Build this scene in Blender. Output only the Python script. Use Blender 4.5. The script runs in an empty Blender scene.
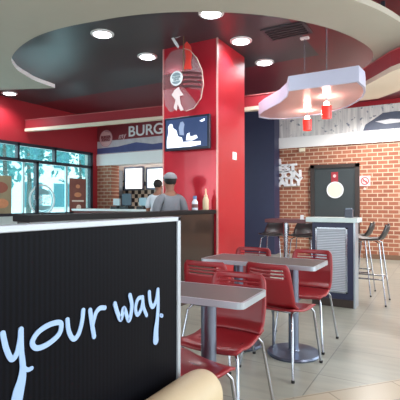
import bpy, bmesh, math, random
from mathutils import Vector, Matrix
random.seed(7)
S = bpy.context.scene
COL = S.collection
PI = math.pi

# ------------------------------------------------------------------ camera
cd = bpy.data.cameras.new('camera'); cam = bpy.data.objects.new('camera', cd); COL.objects.link(cam)
cd.sensor_width = 36; cd.sensor_fit = 'HORIZONTAL'; cd.lens = 425/400*36
cd.clip_start = .05; cd.clip_end = 300
cam.location = (0, 0, 1.2)
cam.rotation_euler = (math.radians(90.4), 0, math.radians(30))
S.camera = cam

# ------------------------------------------------------------------ world, exposure
w = bpy.data.worlds.new('world'); S.world = w; w.use_nodes = True
nt = w.node_tree; nt.nodes.clear()
wo = nt.nodes.new('ShaderNodeOutputWorld'); bg = nt.nodes.new('ShaderNodeBackground')
bg.inputs[0].default_value = (.78, .95, 1.0, 1); bg.inputs[1].default_value = 2.4
nt.links.new(bg.outputs[0], wo.inputs[0])
S.view_settings.view_transform = 'Standard'; S.view_settings.look = 'None'
S.view_settings.exposure = 0.06; S.view_settings.gamma = 1; S.view_settings.use_curve_mapping = False

sl = bpy.data.lights.new('sun', 'SUN'); sl.energy = 4; sl.angle = .02; sl.color = (1, .98, .94)
so = bpy.data.objects.new('sun', sl); COL.objects.link(so); so.rotation_euler = (math.radians(8), math.radians(27), 0)
def area(name, loc, rot, sx, sy, power, color=(1, 1, 1)):
    l = bpy.data.lights.new(name, 'AREA'); l.shape = 'RECTANGLE'; l.size = sx; l.size_y = sy
    l.energy = power; l.color = color
    o = bpy.data.objects.new(name, l); COL.objects.link(o); o.location = loc; o.rotation_euler = rot
    return o
def pt(name, loc, power, color=(1, 1, 1), rad=.05):
    l = bpy.data.lights.new(name, 'POINT'); l.energy = power; l.color = color; l.shadow_soft_size = rad
    o = bpy.data.objects.new(name, l); COL.objects.link(o); o.location = loc
    return o
# unseen fill lights added right and behind; daylight_window stands at the left glazing
area('fill_right', (3.3, 4.5, 1.7), (0, math.radians(90), 0), 2.6, 8.5, 200, (.97, .99, 1))
area('fill_behind', (-3.2, -2.3, 1.6), (math.radians(90), 0, 0), 8.0, 2.4, 90, (.95, .98, 1))
area('daylight_window', (-8.1, 5.0, 1.7), (0, math.radians(-90), 0), 1.5, 5.5, 70, (.85, .97, 1))

# ------------------------------------------------------------------ materials
def srgb(r, g, b):
    f = lambda c: (c/255/12.92) if c/255 <= .04045 else ((c/255+.055)/1.055)**2.4
    return (f(r), f(g), f(b), 1)
MATS = {}
def mat(name, col, rough=.5, metal=0, spec=.5, noise=.06, nscale=8, emit=None, estr=0, trans=0, alpha=1, coat=0, bump=0):
    if name in MATS: return MATS[name]
    m = bpy.data.materials.new(name); m.use_nodes = True; MATS[name] = m
    t = m.node_tree; b = t.nodes['Principled BSDF']
    c = srgb(*col)
    b.inputs['Roughness'].default_value = rough; b.inputs['Metallic'].default_value = metal
    b.inputs['Specular IOR Level'].default_value = spec
    b.inputs['Coat Weight'].default_value = coat
    if trans: b.inputs['Transmission Weight'].default_value = trans
    if alpha < 1: b.inputs['Alpha'].default_value = alpha
    if noise > 0:
        tc = t.nodes.new('ShaderNodeTexCoord'); n = t.nodes.new('ShaderNodeTexNoise')
        n.inputs['Scale'].default_value = nscale; n.inputs['Detail'].default_value = 4
        mx = t.nodes.new('ShaderNodeMix'); mx.data_type = 'RGBA'
        t.links.new(tc.outputs['Object'], n.inputs['Vector']); t.links.new(n.outputs['Fac'], mx.inputs[0])
        mx.inputs[6].default_value = tuple(x*(1-noise) for x in c[:3])+(1,)
        mx.inputs[7].default_value = tuple(min(1, x*(1+noise)) for x in c[:3])+(1,)
        t.links.new(mx.outputs[2], b.inputs['Base Color'])
        if bump:
            bp = t.nodes.new('ShaderNodeBump'); bp.inputs['Strength'].default_value = bump; bp.inputs['Distance'].default_value = .01
            t.links.new(n.outputs['Fac'], bp.inputs['Height']); t.links.new(bp.outputs[0], b.inputs['Normal'])
    else:
        b.inputs['Base Color'].default_value = c
    if emit:
        b.inputs['Emission Color'].default_value = srgb(*emit); b.inputs['Emission Strength'].default_value = estr
    return m
def glass(name, col, alpha, rough=.02):
    """clear pane: mostly see-through with a weak sheen"""
    if name in MATS: return MATS[name]
    m = bpy.data.materials.new(name); m.use_nodes = True; MATS[name] = m
    t = m.node_tree; t.nodes.clear()
    o = t.nodes.new('ShaderNodeOutputMaterial'); mx = t.nodes.new('ShaderNodeMixShader')
    tr = t.nodes.new('ShaderNodeBsdfTransparent'); gl = t.nodes.new('ShaderNodeBsdfPrincipled')
    gl.inputs['Base Color'].default_value = srgb(*col); gl.inputs['Roughness'].default_value = rough
    tr.inputs[0].default_value = tuple(.5+.5*x for x in srgb(*col)[:3])+(1,)
    mx.inputs[0].default_value = alpha
    t.links.new(tr.outputs[0], mx.inputs[1]); t.links.new(gl.outputs[0], mx.inputs[2]); t.links.new(mx.outputs[0], o.inputs[0])
    return m

def tex_plane(t, a, b_):
    """object coordinates a,b_ ('X','Y','Z') as a 2D vector"""
    tc = t.nodes.new('ShaderNodeTexCoord'); s = t.nodes.new('ShaderNodeSeparateXYZ'); c = t.nodes.new('ShaderNodeCombineXYZ')
    t.links.new(tc.outputs['Object'], s.inputs[0])
    t.links.new(s.outputs[a], c.inputs[0]); t.links.new(s.outputs[b_], c.inputs[1])
    return c.outputs[0], s
def brick_mat(name, a='X', b_='Z'):
    m = bpy.data.materials.new(name); m.use_nodes = True; MATS[name] = m
    t = m.node_tree; b = t.nodes['Principled BSDF']; v, s = tex_plane(t, a, b_)
    br = t.nodes.new('ShaderNodeTexBrick'); t.links.new(v, br.inputs['Vector'])
    br.inputs['Color1'].default_value = srgb(172, 108, 82); br.inputs['Color2'].default_value = srgb(148, 87, 66)
    br.inputs['Mortar'].default_value = srgb(208, 184, 160); br.inputs['Scale'].default_value = 1
    br.inputs['Mortar Size'].default_value = .010; br.inputs['Mortar Smooth'].default_value = .2
    br.inputs['Brick Width'].default_value = .21; br.inputs['Row Height'].default_value = .088
    n = t.nodes.new('ShaderNodeTexNoise'); n.inputs['Scale'].default_value = 5; t.links.new(v, n.inputs['Vector'])
    mx = t.nodes.new('ShaderNodeMix'); mx.data_type = 'RGBA'; mx.blend_type = 'MULTIPLY'
    cr = t.nodes.new('ShaderNodeValToRGB'); cr.color_ramp.elements[0].color = (.75, .72, .7, 1); cr.color_ramp.elements[1].color = (1, 1, 1, 1)
    t.links.new(n.outputs['Fac'], cr.inputs[0]); mx.inputs[0].default_value = 1
    t.links.new(br.outputs['Color'], mx.inputs[6]); t.links.new(cr.outputs[0], mx.inputs[7]); t.links.new(mx.outputs[2], b.inputs['Base Color'])
    bp = t.nodes.new('ShaderNodeBump'); bp.inputs['Strength'].default_value = .4; bp.inputs['Distance'].default_value = .01; bp.invert = True
    t.links.new(br.outputs['Fac'], bp.inputs['Height']); t.links.new(bp.outputs[0], b.inputs['Normal'])
    b.inputs['Roughness'].default_value = .7
    return m
def checker_mat(name, c1, c2, scale, a='X', b_='Z', rough=.3):
    m = bpy.data.materials.new(name); m.use_nodes = True; MATS[name] = m
    t = m.node_tree; b = t.nodes['Principled BSDF']; v, s = tex_plane(t, a, b_)
    ch = t.nodes.new('ShaderNodeTexChecker'); ch.inputs['Scale'].default_value = scale
    ch.inputs['Color1'].default_value = srgb(*c1); ch.inputs['Color2'].default_value = srgb(*c2)
    t.links.new(v, ch.inputs['Vector']); t.links.new(ch.outputs[0], b.inputs['Base Color']); b.inputs['Roughness'].default_value = rough
    return m
def floor_mat():
    m = bpy.data.materials.new('floor_tile'); m.use_nodes = True
    t = m.node_tree; b = t.nodes['Principled BSDF']
    tc = t.nodes.new('ShaderNodeTexCoord'); mp = t.nodes.new('ShaderNodeMapping'); mp.inputs['Location'].default_value = (.775, .1, 0)
    t.links.new(tc.outputs['Object'], mp.inputs[0])
    def bricks(c1, c2, mo, bw, rh, off, vec, ms=.004):
        br = t.nodes.new('ShaderNodeTexBrick'); br.offset = off
        br.inputs['Color1'].default_value = srgb(*c1); br.inputs['Color2'].default_value = srgb(*c2); br.inputs['Mortar'].default_value = srgb(*mo)
        br.inputs['Scale'].default_value = 1; br.inputs['Mortar Size'].default_value = ms; br.inputs['Brick Width'].default_value = bw; br.inputs['Row Height'].default_value = rh
        t.links.new(vec, br.inputs['Vector']); return br
    g = bricks((148, 151, 142), (160, 162, 152), (118, 121, 115), .62, .62, 0, mp.outputs[0])
    r = t.nodes.new('ShaderNodeMapping'); r.inputs['Rotation'].default_value = (0, 0, math.radians(-49)); r.inputs['Location'].default_value = (.1, .13, 0)
    t.links.new(tc.outputs['Object'], r.inputs[0])
    d = bricks((178, 168, 146), (170, 160, 138), (126, 118, 102), .5, .22, .5, r.outputs[0])
    # streaks of stone inside the grey tiles
    n = t.nodes.new('ShaderNodeTexNoise'); n.inputs['Scale'].default_value = 3; n.inputs['Detail'].default_value = 6
    sm = t.nodes.new('ShaderNodeMapping'); sm.inputs['Scale'].default_value = (.8, 5, 1); t.links.new(tc.outputs['Object'], sm.inputs[0]); t.links.new(sm.outputs[0], n.inputs['Vector'])
    cr = t.nodes.new('ShaderNodeValToRGB'); cr.color_ramp.elements[0].position = .3; cr.color_ramp.elements[0].color = (.84, .84, .84, 1); cr.color_ramp.elements[1].position = .7; cr.color_ramp.elements[1].color = (1.08, 1.06, 1.02, 1)
    t.links.new(n.outputs['Fac'], cr.inputs[0])
    mu = t.nodes.new('ShaderNodeMix'); mu.data_type = 'RGBA'; mu.blend_type = 'MULTIPLY'; mu.inputs[0].default_value = 1
    t.links.new(g.outputs['Color'], mu.inputs[6]); t.links.new(cr.outputs[0], mu.inputs[7])
    # diagonal border between the two pavings
    s = t.nodes.new('ShaderNodeSeparateXYZ'); t.links.new(tc.outputs['Object'], s.inputs[0])
    a = t.nodes.new('ShaderNodeMath'); a.operation = 'MULTIPLY_ADD'; a.inputs[1].default_value = -1.147; t.links.new(s.outputs['X'], a.inputs[0]); t.links.new(s.outputs['Y'], a.inputs[2])
    lt = t.nodes.new('ShaderNodeMath'); lt.operation = 'LESS_THAN'; lt.inputs[1].default_value = 3.51; t.links.new(a.outputs[0], lt.inputs[0])
    mx = t.nodes.new('ShaderNodeMix'); mx.data_type = 'RGBA'; t.links.new(lt.outputs[0], mx.inputs[0])
    t.links.new(mu.outputs[2], mx.inputs[6]); t.links.new(d.outputs['Color'], mx.inputs[7]); t.links.new(mx.outputs[2], b.inputs['Base Color'])
    b.inputs['Roughness'].default_value = .28
    return m
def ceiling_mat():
    """charcoal colour inside the recess, maroon beyond it and to the right"""
    m = bpy.data.materials.new('ceiling_two_tone'); m.use_nodes = True
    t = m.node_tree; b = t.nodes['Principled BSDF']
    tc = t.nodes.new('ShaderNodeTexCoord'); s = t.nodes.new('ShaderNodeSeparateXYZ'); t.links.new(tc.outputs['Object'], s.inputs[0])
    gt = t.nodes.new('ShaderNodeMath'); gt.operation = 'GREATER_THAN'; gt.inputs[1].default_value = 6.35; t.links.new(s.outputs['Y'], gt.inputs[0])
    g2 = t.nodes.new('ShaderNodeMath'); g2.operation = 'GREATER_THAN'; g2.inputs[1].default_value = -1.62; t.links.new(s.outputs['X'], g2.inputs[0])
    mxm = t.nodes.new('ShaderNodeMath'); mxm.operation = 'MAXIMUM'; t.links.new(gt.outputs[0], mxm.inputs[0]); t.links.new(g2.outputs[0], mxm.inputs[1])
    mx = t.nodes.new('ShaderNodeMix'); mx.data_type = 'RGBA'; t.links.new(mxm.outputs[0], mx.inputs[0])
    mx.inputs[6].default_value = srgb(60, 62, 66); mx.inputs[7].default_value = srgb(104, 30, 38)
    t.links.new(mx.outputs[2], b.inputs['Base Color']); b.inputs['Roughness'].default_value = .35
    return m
def corduroy_mat():
    m = bpy.data.materials.new('ribbed_black'); m.use_nodes = True
    t = m.node_tree; b = t.nodes['Principled BSDF']; tc = t.nodes.new('ShaderNodeTexCoord')
    wv = t.nodes.new('ShaderNodeTexWave'); wv.bands_direction = 'Y'; wv.inputs['Scale'].default_value = 22; wv.inputs['Distortion'].default_value = .3
    t.links.new(tc.outputs['Object'], wv.inputs['Vector'])
    cr = t.nodes.new('ShaderNodeValToRGB'); cr.color_ramp.elements[0].color = srgb(9, 9, 13); cr.color_ramp.elements[1].color = srgb(15, 16, 22)
    t.links.new(wv.outputs['Fac'], cr.inputs[0]); t.links.new(cr.outputs[0], b.inputs['Base Color']); b.inputs['Roughness'].default_value = .45
    b.inputs['Specular IOR Level'].default_value = .05
    return m
def mural_mat():
    """grey-white street picture printed on the long banner"""
    m = bpy.data.materials.new('mural_print'); m.use_nodes = True
    t = m.node_tree; b = t.nodes['Principled BSDF']; v, s = tex_plane(t, 'X', 'Z')
    mp = t.nodes.new('ShaderNodeMapping'); mp.inputs['Scale'].default_value = (6, .6, 1); t.links.new(v, mp.inputs[0])
    n = t.nodes.new('ShaderNodeTexNoise'); n.inputs['Scale'].default_value = 2.5; t.links.new(mp.outputs[0], n.inputs['Vector'])
    cr = t.nodes.new('ShaderNodeValToRGB'); cr.color_ramp.elements[0].position = .3; cr.color_ramp.elements[0].color = srgb(196, 194, 196)
    cr.color_ramp.elements[1].position = .65; cr.color_ramp.elements[1].color = srgb(240, 237, 234); t.links.new(n.outputs['Fac'], cr.inputs[0])
    n2 = t.nodes.new('ShaderNodeTexNoise'); n2.inputs['Scale'].default_value = 9; n2.inputs['Detail'].default_value = 5; t.links.new(v, n2.inputs['Vector'])
    c2 = t.nodes.new('ShaderNodeValToRGB'); c2.color_ramp.interpolation = 'LINEAR'; c2.color_ramp.elements[0].position = .60; c2.color_ramp.elements[0].color = (0, 0, 0, 1)
    c2.color_ramp.elements[1].position = .66; c2.color_ramp.elements[1].color = (1, 1, 1, 1); t.links.new(n2.outputs['Fac'], c2.inputs[0])
    mx = t.nodes.new('ShaderNodeMix'); mx.data_type = 'RGBA'; t.links.new(c2.outputs[0], mx.inputs[0]); t.links.new(cr.outputs[0], mx.inputs[6])
    mx.inputs[7].default_value = srgb(126, 132, 148); t.links.new(mx.outputs[2], b.inputs['Base Color']); b.inputs['Roughness'].default_value = .5
    return m
def louver_mat():
    m = bpy.data.materials.new('louver_silver'); m.use_nodes = True
    t = m.node_tree; b = t.nodes['Principled BSDF']; tc = t.nodes.new('ShaderNodeTexCoord')
    wv = t.nodes.new('ShaderNodeTexWave'); wv.bands_direction = 'Z'; wv.inputs['Scale'].default_value = 16
    t.links.new(tc.outputs['Object'], wv.inputs['Vector'])
    cr = t.nodes.new('ShaderNodeValToRGB'); cr.color_ramp.elements[0].color = srgb(150, 158, 172); cr.color_ramp.elements[1].color = srgb(205, 210, 220)
    t.links.new(wv.outputs['Fac'], cr.inputs[0]); t.links.new(cr.outputs[0], b.inputs['Base Color']); b.inputs['Roughness'].default_value = .4
    bp = t.nodes.new('ShaderNodeBump'); bp.inputs['Strength'].default_value = .5; bp.inputs['Distance'].default_value = .01
    t.links.new(wv.outputs['Fac'], bp.inputs['Height']); t.links.new(bp.outputs[0], b.inputs['Normal'])
    return m

RED = mat('wall_red', (160, 30, 42), .5, noise=.04)
PILLAR = mat('pillar_red', (196, 42, 58), .22, metal=.3, noise=.04, coat=.3)
CREAM = mat('soffit_cream', (172, 166, 152), .8, noise=.02)
WHITE = mat('white_paint', (240, 240, 240), .5, noise=.02)
BRIGHT = mat('lip_white', (250, 250, 250), .4, noise=0)
MAROON = mat('maroon_paint', (150, 42, 52), .4, noise=.05)
CREAM2 = mat('lip_cream', (226, 212, 190), .5, noise=.02)
NAVY = mat('navy_paint', (44, 48, 78), .45, noise=.08)
DARK = mat('dark_frame', (34, 38, 50), .4)
CHAIR = mat('chair_red', (142, 27, 36), .38, noise=.06, nscale=4, coat=.1)
CHROME = mat('chrome', (168, 172, 180), .22, metal=1, noise=0)
STEEL = mat('brushed_steel', (120, 130, 150), .3, metal=.9, noise=.1, nscale=20)
EDGE = mat('table_edge', (176, 186, 196), .3, metal=.6, noise=.03)
TOP = mat('table_laminate', (66, 56, 54), .42, noise=.12, nscale=14, coat=0)
BRONZE = mat('half_wall_brown', (44, 32, 26), .3, noise=.15, nscale=3, coat=.3)
BRICK = brick_mat('brick_wall')
CORD = corduroy_mat(); MURAL = mural_mat(); LOUV = louver_mat()
INK = mat('lettering_blue', (152, 180, 220), .5, noise=.02)
PLASTIC = mat('dark_plastic', (34, 30, 32), .35)
SKIN = mat('skin', (150, 105, 85), .5)
GREYCLOTH = mat('grey_shirt', (128, 130, 138), .85, noise=.12, nscale=20)
WHITECLOTH = mat('white_shirt', (205, 215, 225), .85, noise=.05, nscale=20)
CAP = mat('cap_grey', (140, 140, 146), .8, noise=.08)
HAIR = mat('black_hair', (24, 20, 20), .7)
TROUSER = mat('dark_trousers', (36, 36, 44), .8)
BLACKRUB = mat('black_rubber', (20, 20, 22), .6)

# ------------------------------------------------------------------ helpers
def P(px, py, z):
    d = (1.2-z)*425/(py-203); r = (px-200)/425*d; c, s = math.cos(math.radians(30)), .5
    return Vector((-s*d+c*r, c*d+s*r, z))
def onX(px, py, X):   # point of the plane x = X on the sight line
    r = (px-200)/425; rx, ry = -.5+.8660254*r, .8660254+.5*r; d = X/rx
    return Vector((X, ry*d, 1.2+(203-py)/425*d))
def onY(px, py, Y):
    r = (px-200)/425; rx, ry = -.5+.8660254*r, .8660254+.5*r; d = Y/ry
    return Vector((rx*d, Y, 1.2+(203-py)/425*d))

class MB:
    def __init__(s): s.bm = bmesh.new(); s.mi = 0
    def _mark(s, n):
        s.bm.faces.ensure_lookup_table()
        for f in s.bm.faces[n:]: f.material_index = s.mi
    def box(s, a, b, bev=0):
        n = len(s.bm.faces)
        lo = [min(a[i], b[i]) for i in range(3)]; hi = [max(a[i], b[i]) for i in range(3)]
        vs = [s.bm.verts.new((x, y, z)) for x in (lo[0], hi[0]) for y in (lo[1], hi[1]) for z in (lo[2], hi[2])]
        fs = [s.bm.faces.new([vs[i] for i in q]) for q in ((0, 1, 3, 2), (4, 6, 7, 5), (0, 4, 5, 1), (2, 3, 7, 6), (0, 2, 6, 4), (1, 5, 7, 3))]
        if bev: bmesh.ops.bevel(s.bm, geom=list({e for f in fs for e in f.edges}), offset=bev, segments=2, affect='EDGES', profile=.5)
        s._mark(n); return s
    def prism(s, pts, z0, z1):
        n = len(s.bm.faces)
        a = [s.bm.verts.new((p[0], p[1], z0)) for p in pts]; b = [s.bm.verts.new((p[0], p[1], z1)) for p in pts]
        s.bm.faces.new(a[::-1]); s.bm.faces.new(b); k = len(pts)
        for i in range(k): s.bm.faces.new((a[i], a[(i+1) % k], b[(i+1) % k], b[i]))
        s._mark(n); return s
    def extrude_poly(s, pts3, vec):
        n = len(s.bm.faces); vec = Vector(vec)
        a = [s.bm.verts.new(p) for p in pts3]; b = [s.bm.verts.new(Vector(p)+vec) for p in pts3]
        s.bm.faces.new(a[::-1]); s.bm.faces.new(b); k = len(a)
        for i in range(k): s.bm.faces.new((a[i], a[(i+1) % k], b[(i+1) % k], b[i]))
        s._mark(n); return s
    def tube(s, pts, r, seg=10):
        n = len(s.bm.faces); pts = [Vector(p) for p in pts]; rr = r if isinstance(r, (list, tuple)) else [r]*len(pts)
        rings = []
        up0 = None
        for i, p in enumerate(pts):
            t = (pts[min(i+1, len(pts)-1)]-pts[max(i-1, 0)]).normalized()
            up = Vector((0, 0, 1)) if abs(t.z) < .95 else Vector((0, 1, 0))
            if up0 is not None: up = up0
            u = t.cross(up)
            if u.length < 1e-4: u = t.cross(Vector((1, 0, 0)))
            u.normalize(); v = t.cross(u).normalized(); up0 = -v
            rings.append([s.bm.verts.new(p+(u*math.cos(2*PI*k/seg)+v*math.sin(2*PI*k/seg))*rr[i]) for k in range(seg)])
        for a, b in zip(rings, rings[1:]):
            for k in range(seg): s.bm.faces.new((a[k], a[(k+1) % seg], b[(k+1) % seg], b[k]))
        s.bm.faces.new(rings[0][::-1]); s.bm.faces.new(rings[-1]); s._mark(n); return s
    def lathe(s, prof, c=(0, 0, 0), seg=24):
        n = len(s.bm.faces); rings = []
        for r, z in prof:
            rings.append([s.bm.verts.new((c[0]+max(r, 1e-4)*math.cos(2*PI*k/seg), c[1]+max(r, 1e-4)*math.sin(2*PI*k/seg), c[2]+z)) for k in range(seg)])
        for a, b in zip(rings, rings[1:]):
            for k in range(seg): s.bm.faces.new((a[k], a[(k+1) % seg], b[(k+1) % seg], b[k]))
        s.bm.faces.new(rings[0][::-1]); s.bm.faces.new(rings[-1]); s._mark(n); return s
    def sphere(s, c, r, sc=(1, 1, 1), sub=2):
        n = len(s.bm.faces)
        bmesh.ops.create_icosphere(s.bm, subdivisions=sub, radius=r, matrix=Matrix.Translation(c) @ Matrix.Diagonal((*sc, 1)))
        s._mark(n); return s
    def disc(s, c, r, axis, th, seg=28, sx=1):
        """flat disc of thickness th whose face looks along -axis ('X' or 'Y')"""
        pts = []
        for k in range(seg):
            a, b = math.cos(2*PI*k/seg)*r*sx, math.sin(2*PI*k/seg)*r
            pts.append((c[0], c[1]+a, c[2]+b) if axis == 'X' else (c[0]+a, c[1], c[2]+b))
        return s.extrude_poly(pts, (th, 0, 0) if axis == 'X' else (0, th, 0))
    def build(s, name, mats, parent=None, smooth=False, origin=None):
        bmesh.ops.recalc_face_normals(s.bm, faces=s.bm.faces[:])
        me = bpy.data.meshes.new(name)
        if origin is not None: bmesh.ops.translate(s.bm, verts=s.bm.verts[:], vec=-Vector(origin))
        s.bm.to_mesh(me); s.bm.free()
        for m in (mats if isinstance(mats, (list, tuple)) else [mats]): me.materials.append(m)
        if smooth:
            for f in me.polygons: f.use_smooth = True
            try: me.set_sharp_from_angle(angle=math.radians(40))
            except Exception: pass
        o = bpy.data.objects.new(name, me); COL.objects.link(o)
        if origin is not None: o.location = origin
        if parent: o.parent = parent
        return o
def tag(o, label=None, cat=None, group=None, kind=None):
    if label: o['label'] = label
    if cat: o['category'] = cat
    if group: o['group'] = group
    if kind: o['kind'] = kind
    return o
def empty(name, loc=(0, 0, 0), rz=0, label=None, cat=None, group=None, kind=None):
    o = bpy.data.objects.new(name, None); COL.objects.link(o); o.location = loc; o.rotation_euler = (0, 0, rz)
    o.empty_display_size = .1
    return tag(o, label, cat, group, kind)
def copy_tree(o, parent=None):
    c = o.copy(); COL.objects.link(c)
    if parent: c.parent = parent
    for ch in list(o.children): copy_tree(ch, c)
    return c
def struct(o): o['kind'] = 'structure'; return o
def text_mesh(body, size, depth=.002, bold=0, spacing=1, shear=0):
    cu = bpy.data.curves.new('t', 'FONT'); cu.body = body; cu.size = size; cu.extrude = depth; cu.offset = bold
    cu.align_x = 'CENTER'; cu.align_y = 'CENTER'; cu.space_character = spacing; cu.shear = shear
    ob = bpy.data.objects.new('t', cu); COL.objects.link(ob)
    dg = bpy.context.evaluated_depsgraph_get(); dg.update()
    me = bpy.data.meshes.new_from_object(ob.evaluated_get(dg))
    bpy.data.objects.remove(ob); return me
def text(name, body, size, loc, face, m, parent, sx=1, bold=0, roll=0, depth=.002, spacing=1, shear=0):
    """face 'Y': reads from -y side; 'X': reads from the +x side"""
    me = text_mesh(body, size, depth, bold, spacing, shear)
    M = Matrix.Rotation(roll, 4, 'Z') @ Matrix.Diagonal((sx, 1, 1, 1))
    M = Matrix.Rotation(PI/2, 4, 'X') @ M
    if face == 'X': M = Matrix.Rotation(PI/2, 4, 'Z') @ M
    me.transform(Matrix.Translation(loc) @ M)
    me.materials.clear(); me.materials.append(m); me.name = name
    o = bpy.data.objects.new(name, me); COL.objects.link(o)
    if parent: o.parent = parent
    return o

# ------------------------------------------------------------------ the room
H = 3.4
WX, BY, KY = -7.9, 9.8, 8.3        # window wall, brick wall, kitchen bulkhead
RX, FY = 2.4, -2.0
struct(MB().box((-8.35, FY-.1, -.1), (RX+.1, 10, 0)).build('floor', floor_mat()))
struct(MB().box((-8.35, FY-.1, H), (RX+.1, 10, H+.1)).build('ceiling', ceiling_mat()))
m = MB(); m.box((-3.6, BY, 0), (RX, BY+.15, 3.3)); m.mi = 1; m.box((-6, BY, 3.3), (RX, BY+.15, H)); struct(m.build('wall_back', [BRICK, RED]))
struct(MB().box((-6.2, 9.45, 0), (-3.45, BY+.14, H)).build('wall_navy', NAVY))
struct(MB().box((-3.45, BY-.05, 2.5), (RX, BY, 2.75)).build('trim_1', BRIGHT))
struct(MB().box((-1.55, BY-.03, 0), (RX, BY, .1)).build('baseboard_back', mat('base_tan', (120, 92, 72), .5)))
# window wall: pale sill wall, red band above
WZ0, WZ1, WY0, WY1 = .92, 2.5, 1.2, 8.12
m = MB(); m.box((WX-.15, FY, 0), (WX, KY, WZ0)); m.mi = 1; m.box((WX-.15, FY, WZ1), (WX, KY, H)); m.box((WX-.15, WY1, WZ0), (WX, KY, WZ1)); m.box((WX-.15, FY, WZ0), (WX, WY0, WZ1))
struct(m.build('wall_left', [mat('sill_wall', (205, 222, 222), .5), RED]))
# right wall and the wall behind the camera, with openings added to admit fill light
m = MB(); m.box((RX, FY, 0), (RX+.12, 10, .4)); m.box((RX, FY, 3.0), (RX+.12, 10, H))
for y in (FY, .2, 8.8): m.box((RX, y, .4), (RX+.12, y+.3, 3.0))
struct(m.build('wall_right', RED))
m = MB(); m.box((WX, FY-.12, 0), (RX, FY, .4)); m.box((WX, FY-.12, 2.9), (RX, FY, H))
for x in (WX, -5, RX-.3): m.box((x, FY-.12, .4), (x+.3, FY, 2.9))
struct(m.build('wall_front', RED))
# red square pillar
m = MB().box((-3.49, 5.0, 0), (-2.62, 5.88, H))
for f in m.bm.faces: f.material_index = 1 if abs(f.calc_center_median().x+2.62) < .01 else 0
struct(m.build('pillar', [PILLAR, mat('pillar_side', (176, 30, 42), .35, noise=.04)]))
m = MB().box((-2.632, 4.990, 0), (-2.612, 5.010, H)).box((-3.50, 4.99, 0), (-3.48, 5.01, H)); struct(m.build('pillar_highlight', mat('edge_highlight', (225, 170, 165), .3, metal=.3)))  # pale strips stand in for the highlight along the pillar edges
# half wall in front of the service area
m = MB(); m.box((-2.80, 2.09, 0), (-2.66, 4.98, 1.06)); m.mi = 1; m.box((-2.83, 2.07, 1.06), (-2.63, 4.985, 1.11), .006)
struct(m.build('wall_low', [BRONZE, mat('half_wall_cap', (16, 15, 18), .5, spec=.2)]))

# dropped cream soffit with round opening
C0 = Vector((-3.29, 5.49)); R1 = 2.42
RT = [(198, 2.16), (203.5, 2.18), (216.7, 2.36), (227, 2.47), (234.7, 2.51), (255, 2.47), (278, 2.39), (302, 2.41), (326, 2.46), (339, 2.50), (357, 2.55), (366, 2.52), (377, 2.44), (385, 2.36)]
def Rin(a):
    d = math.degrees(a)
    for (a0, r0), (a1, r1) in zip(RT, RT[1:]):
        if a0 <= d <= a1: t = (d-a0)/(a1-a0); t = t*t*(3-2*t)*.5+t*.5; return r0+(r1-r0)*t
    return 2.42
def outer(a):
    d = math.degrees(a); t = Vector((math.cos(a), math.sin(a)))
    if d >= 300: R = 3.02
    elif d >= 285: R = 3.02+(300-d)/15*.5
    else:
        R = 3.52+(285-d)/15*1.2
    R = min(R, (C0.x-WX-.01)/max(1e-3, -t.x) if t.x < 0 else 99)
    return C0+t*R
N = 72; A0, A1 = math.radians(203.5), math.radians(377)
m = MB(); bmv = []
for i in range(N+1):
    a = A0+(A1-A0)*i/N; t = Vector((math.cos(a), math.sin(a))); pi_ = C0+t*Rin(a); po = outer(a)
    bmv.append([m.bm.verts.new((*pi_, 3.0)), m.bm.verts.new((*po, 3.0)), m.bm.verts.new((*po, 3.06)), m.bm.verts.new((*pi_, 3.06))])
for i, (a, b) in enumerate(zip(bmv, bmv[1:])):
    for k in range(4):
        f = m.bm.faces.new((a[k], a[(k+1) % 4], b[(k+1) % 4], b[k])); f.material_index = 1 if k == 3 and i < 16 else 0  # lit left stretch of the rim put in as white, rest cream
m.bm.faces.new(bmv[0]); m.bm.faces.new(bmv[-1][::-1])
m.mi = 2
for deg, R in ((215, 3.6), (250, 3.2), (285, 2.75), (320, 2.75), (350, 2.75), (372, 2.75)):
    a = math.radians(deg); p = C0+Vector((math.cos(a), math.sin(a)))*R
    m.box((p.x-.02, p.y-.02, 3.05), (p.x+.02, p.y+.02, H))
struct(m.build('ceiling_soffit', [CREAM, BRIGHT, DARK]))

# dropped maroon bulkhead with pale lip, crossing the room beyond the pillar
zb = 2.75
front = [P(25, 131, zb), P(90, 125.3, zb), P(165, 118.5, zb), P(243, 110.5, zb), P(300, 104, zb)]
front = [Vector((p.x, p.y)) for p in front]+[Vector((-1.35, 6.35)), Vector((-.92, 5.95)), Vector((-.55, 5.45)), Vector((.1, 4.9))]
back = [p+Vector((0, .07)) for p in front[:4]]+[front[4]+Vector((0, .16)), Vector((-1.25, 6.72)), Vector((-.85, 6.72)), Vector((-.45, 6.3)), Vector((.15, 5.6))]
front[0].x = max(front[0].x, WX+.01); back[0].x = front[0].x
m = MB()
poly = front+back[::-1]
m.prism(poly, 2.79, 2.98); m.mi = 1
out = [p+Vector((0, -.015)) for p in front]+[p+Vector((0, .015)) for p in back[::-1]]
m.prism(out, 2.74, 2.80); m.mi = 2; m.prism(out, 2.98, 2.99)
m.mi = 0
for p in (front[2]*.7+front[3]*.3+Vector((0, .035)), front[2]*.25+front[3]*.75+Vector((0, .035)), Vector((0, 5.3))): m.box((p.x-.008, p.y-.008, 2.98), (p.x+.008, p.y+.008, H))
struct(m.build('ceiling_bulkhead', [MAROON, CREAM2, mat('thin_edge', (190, 110, 110), .5)]))

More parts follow.
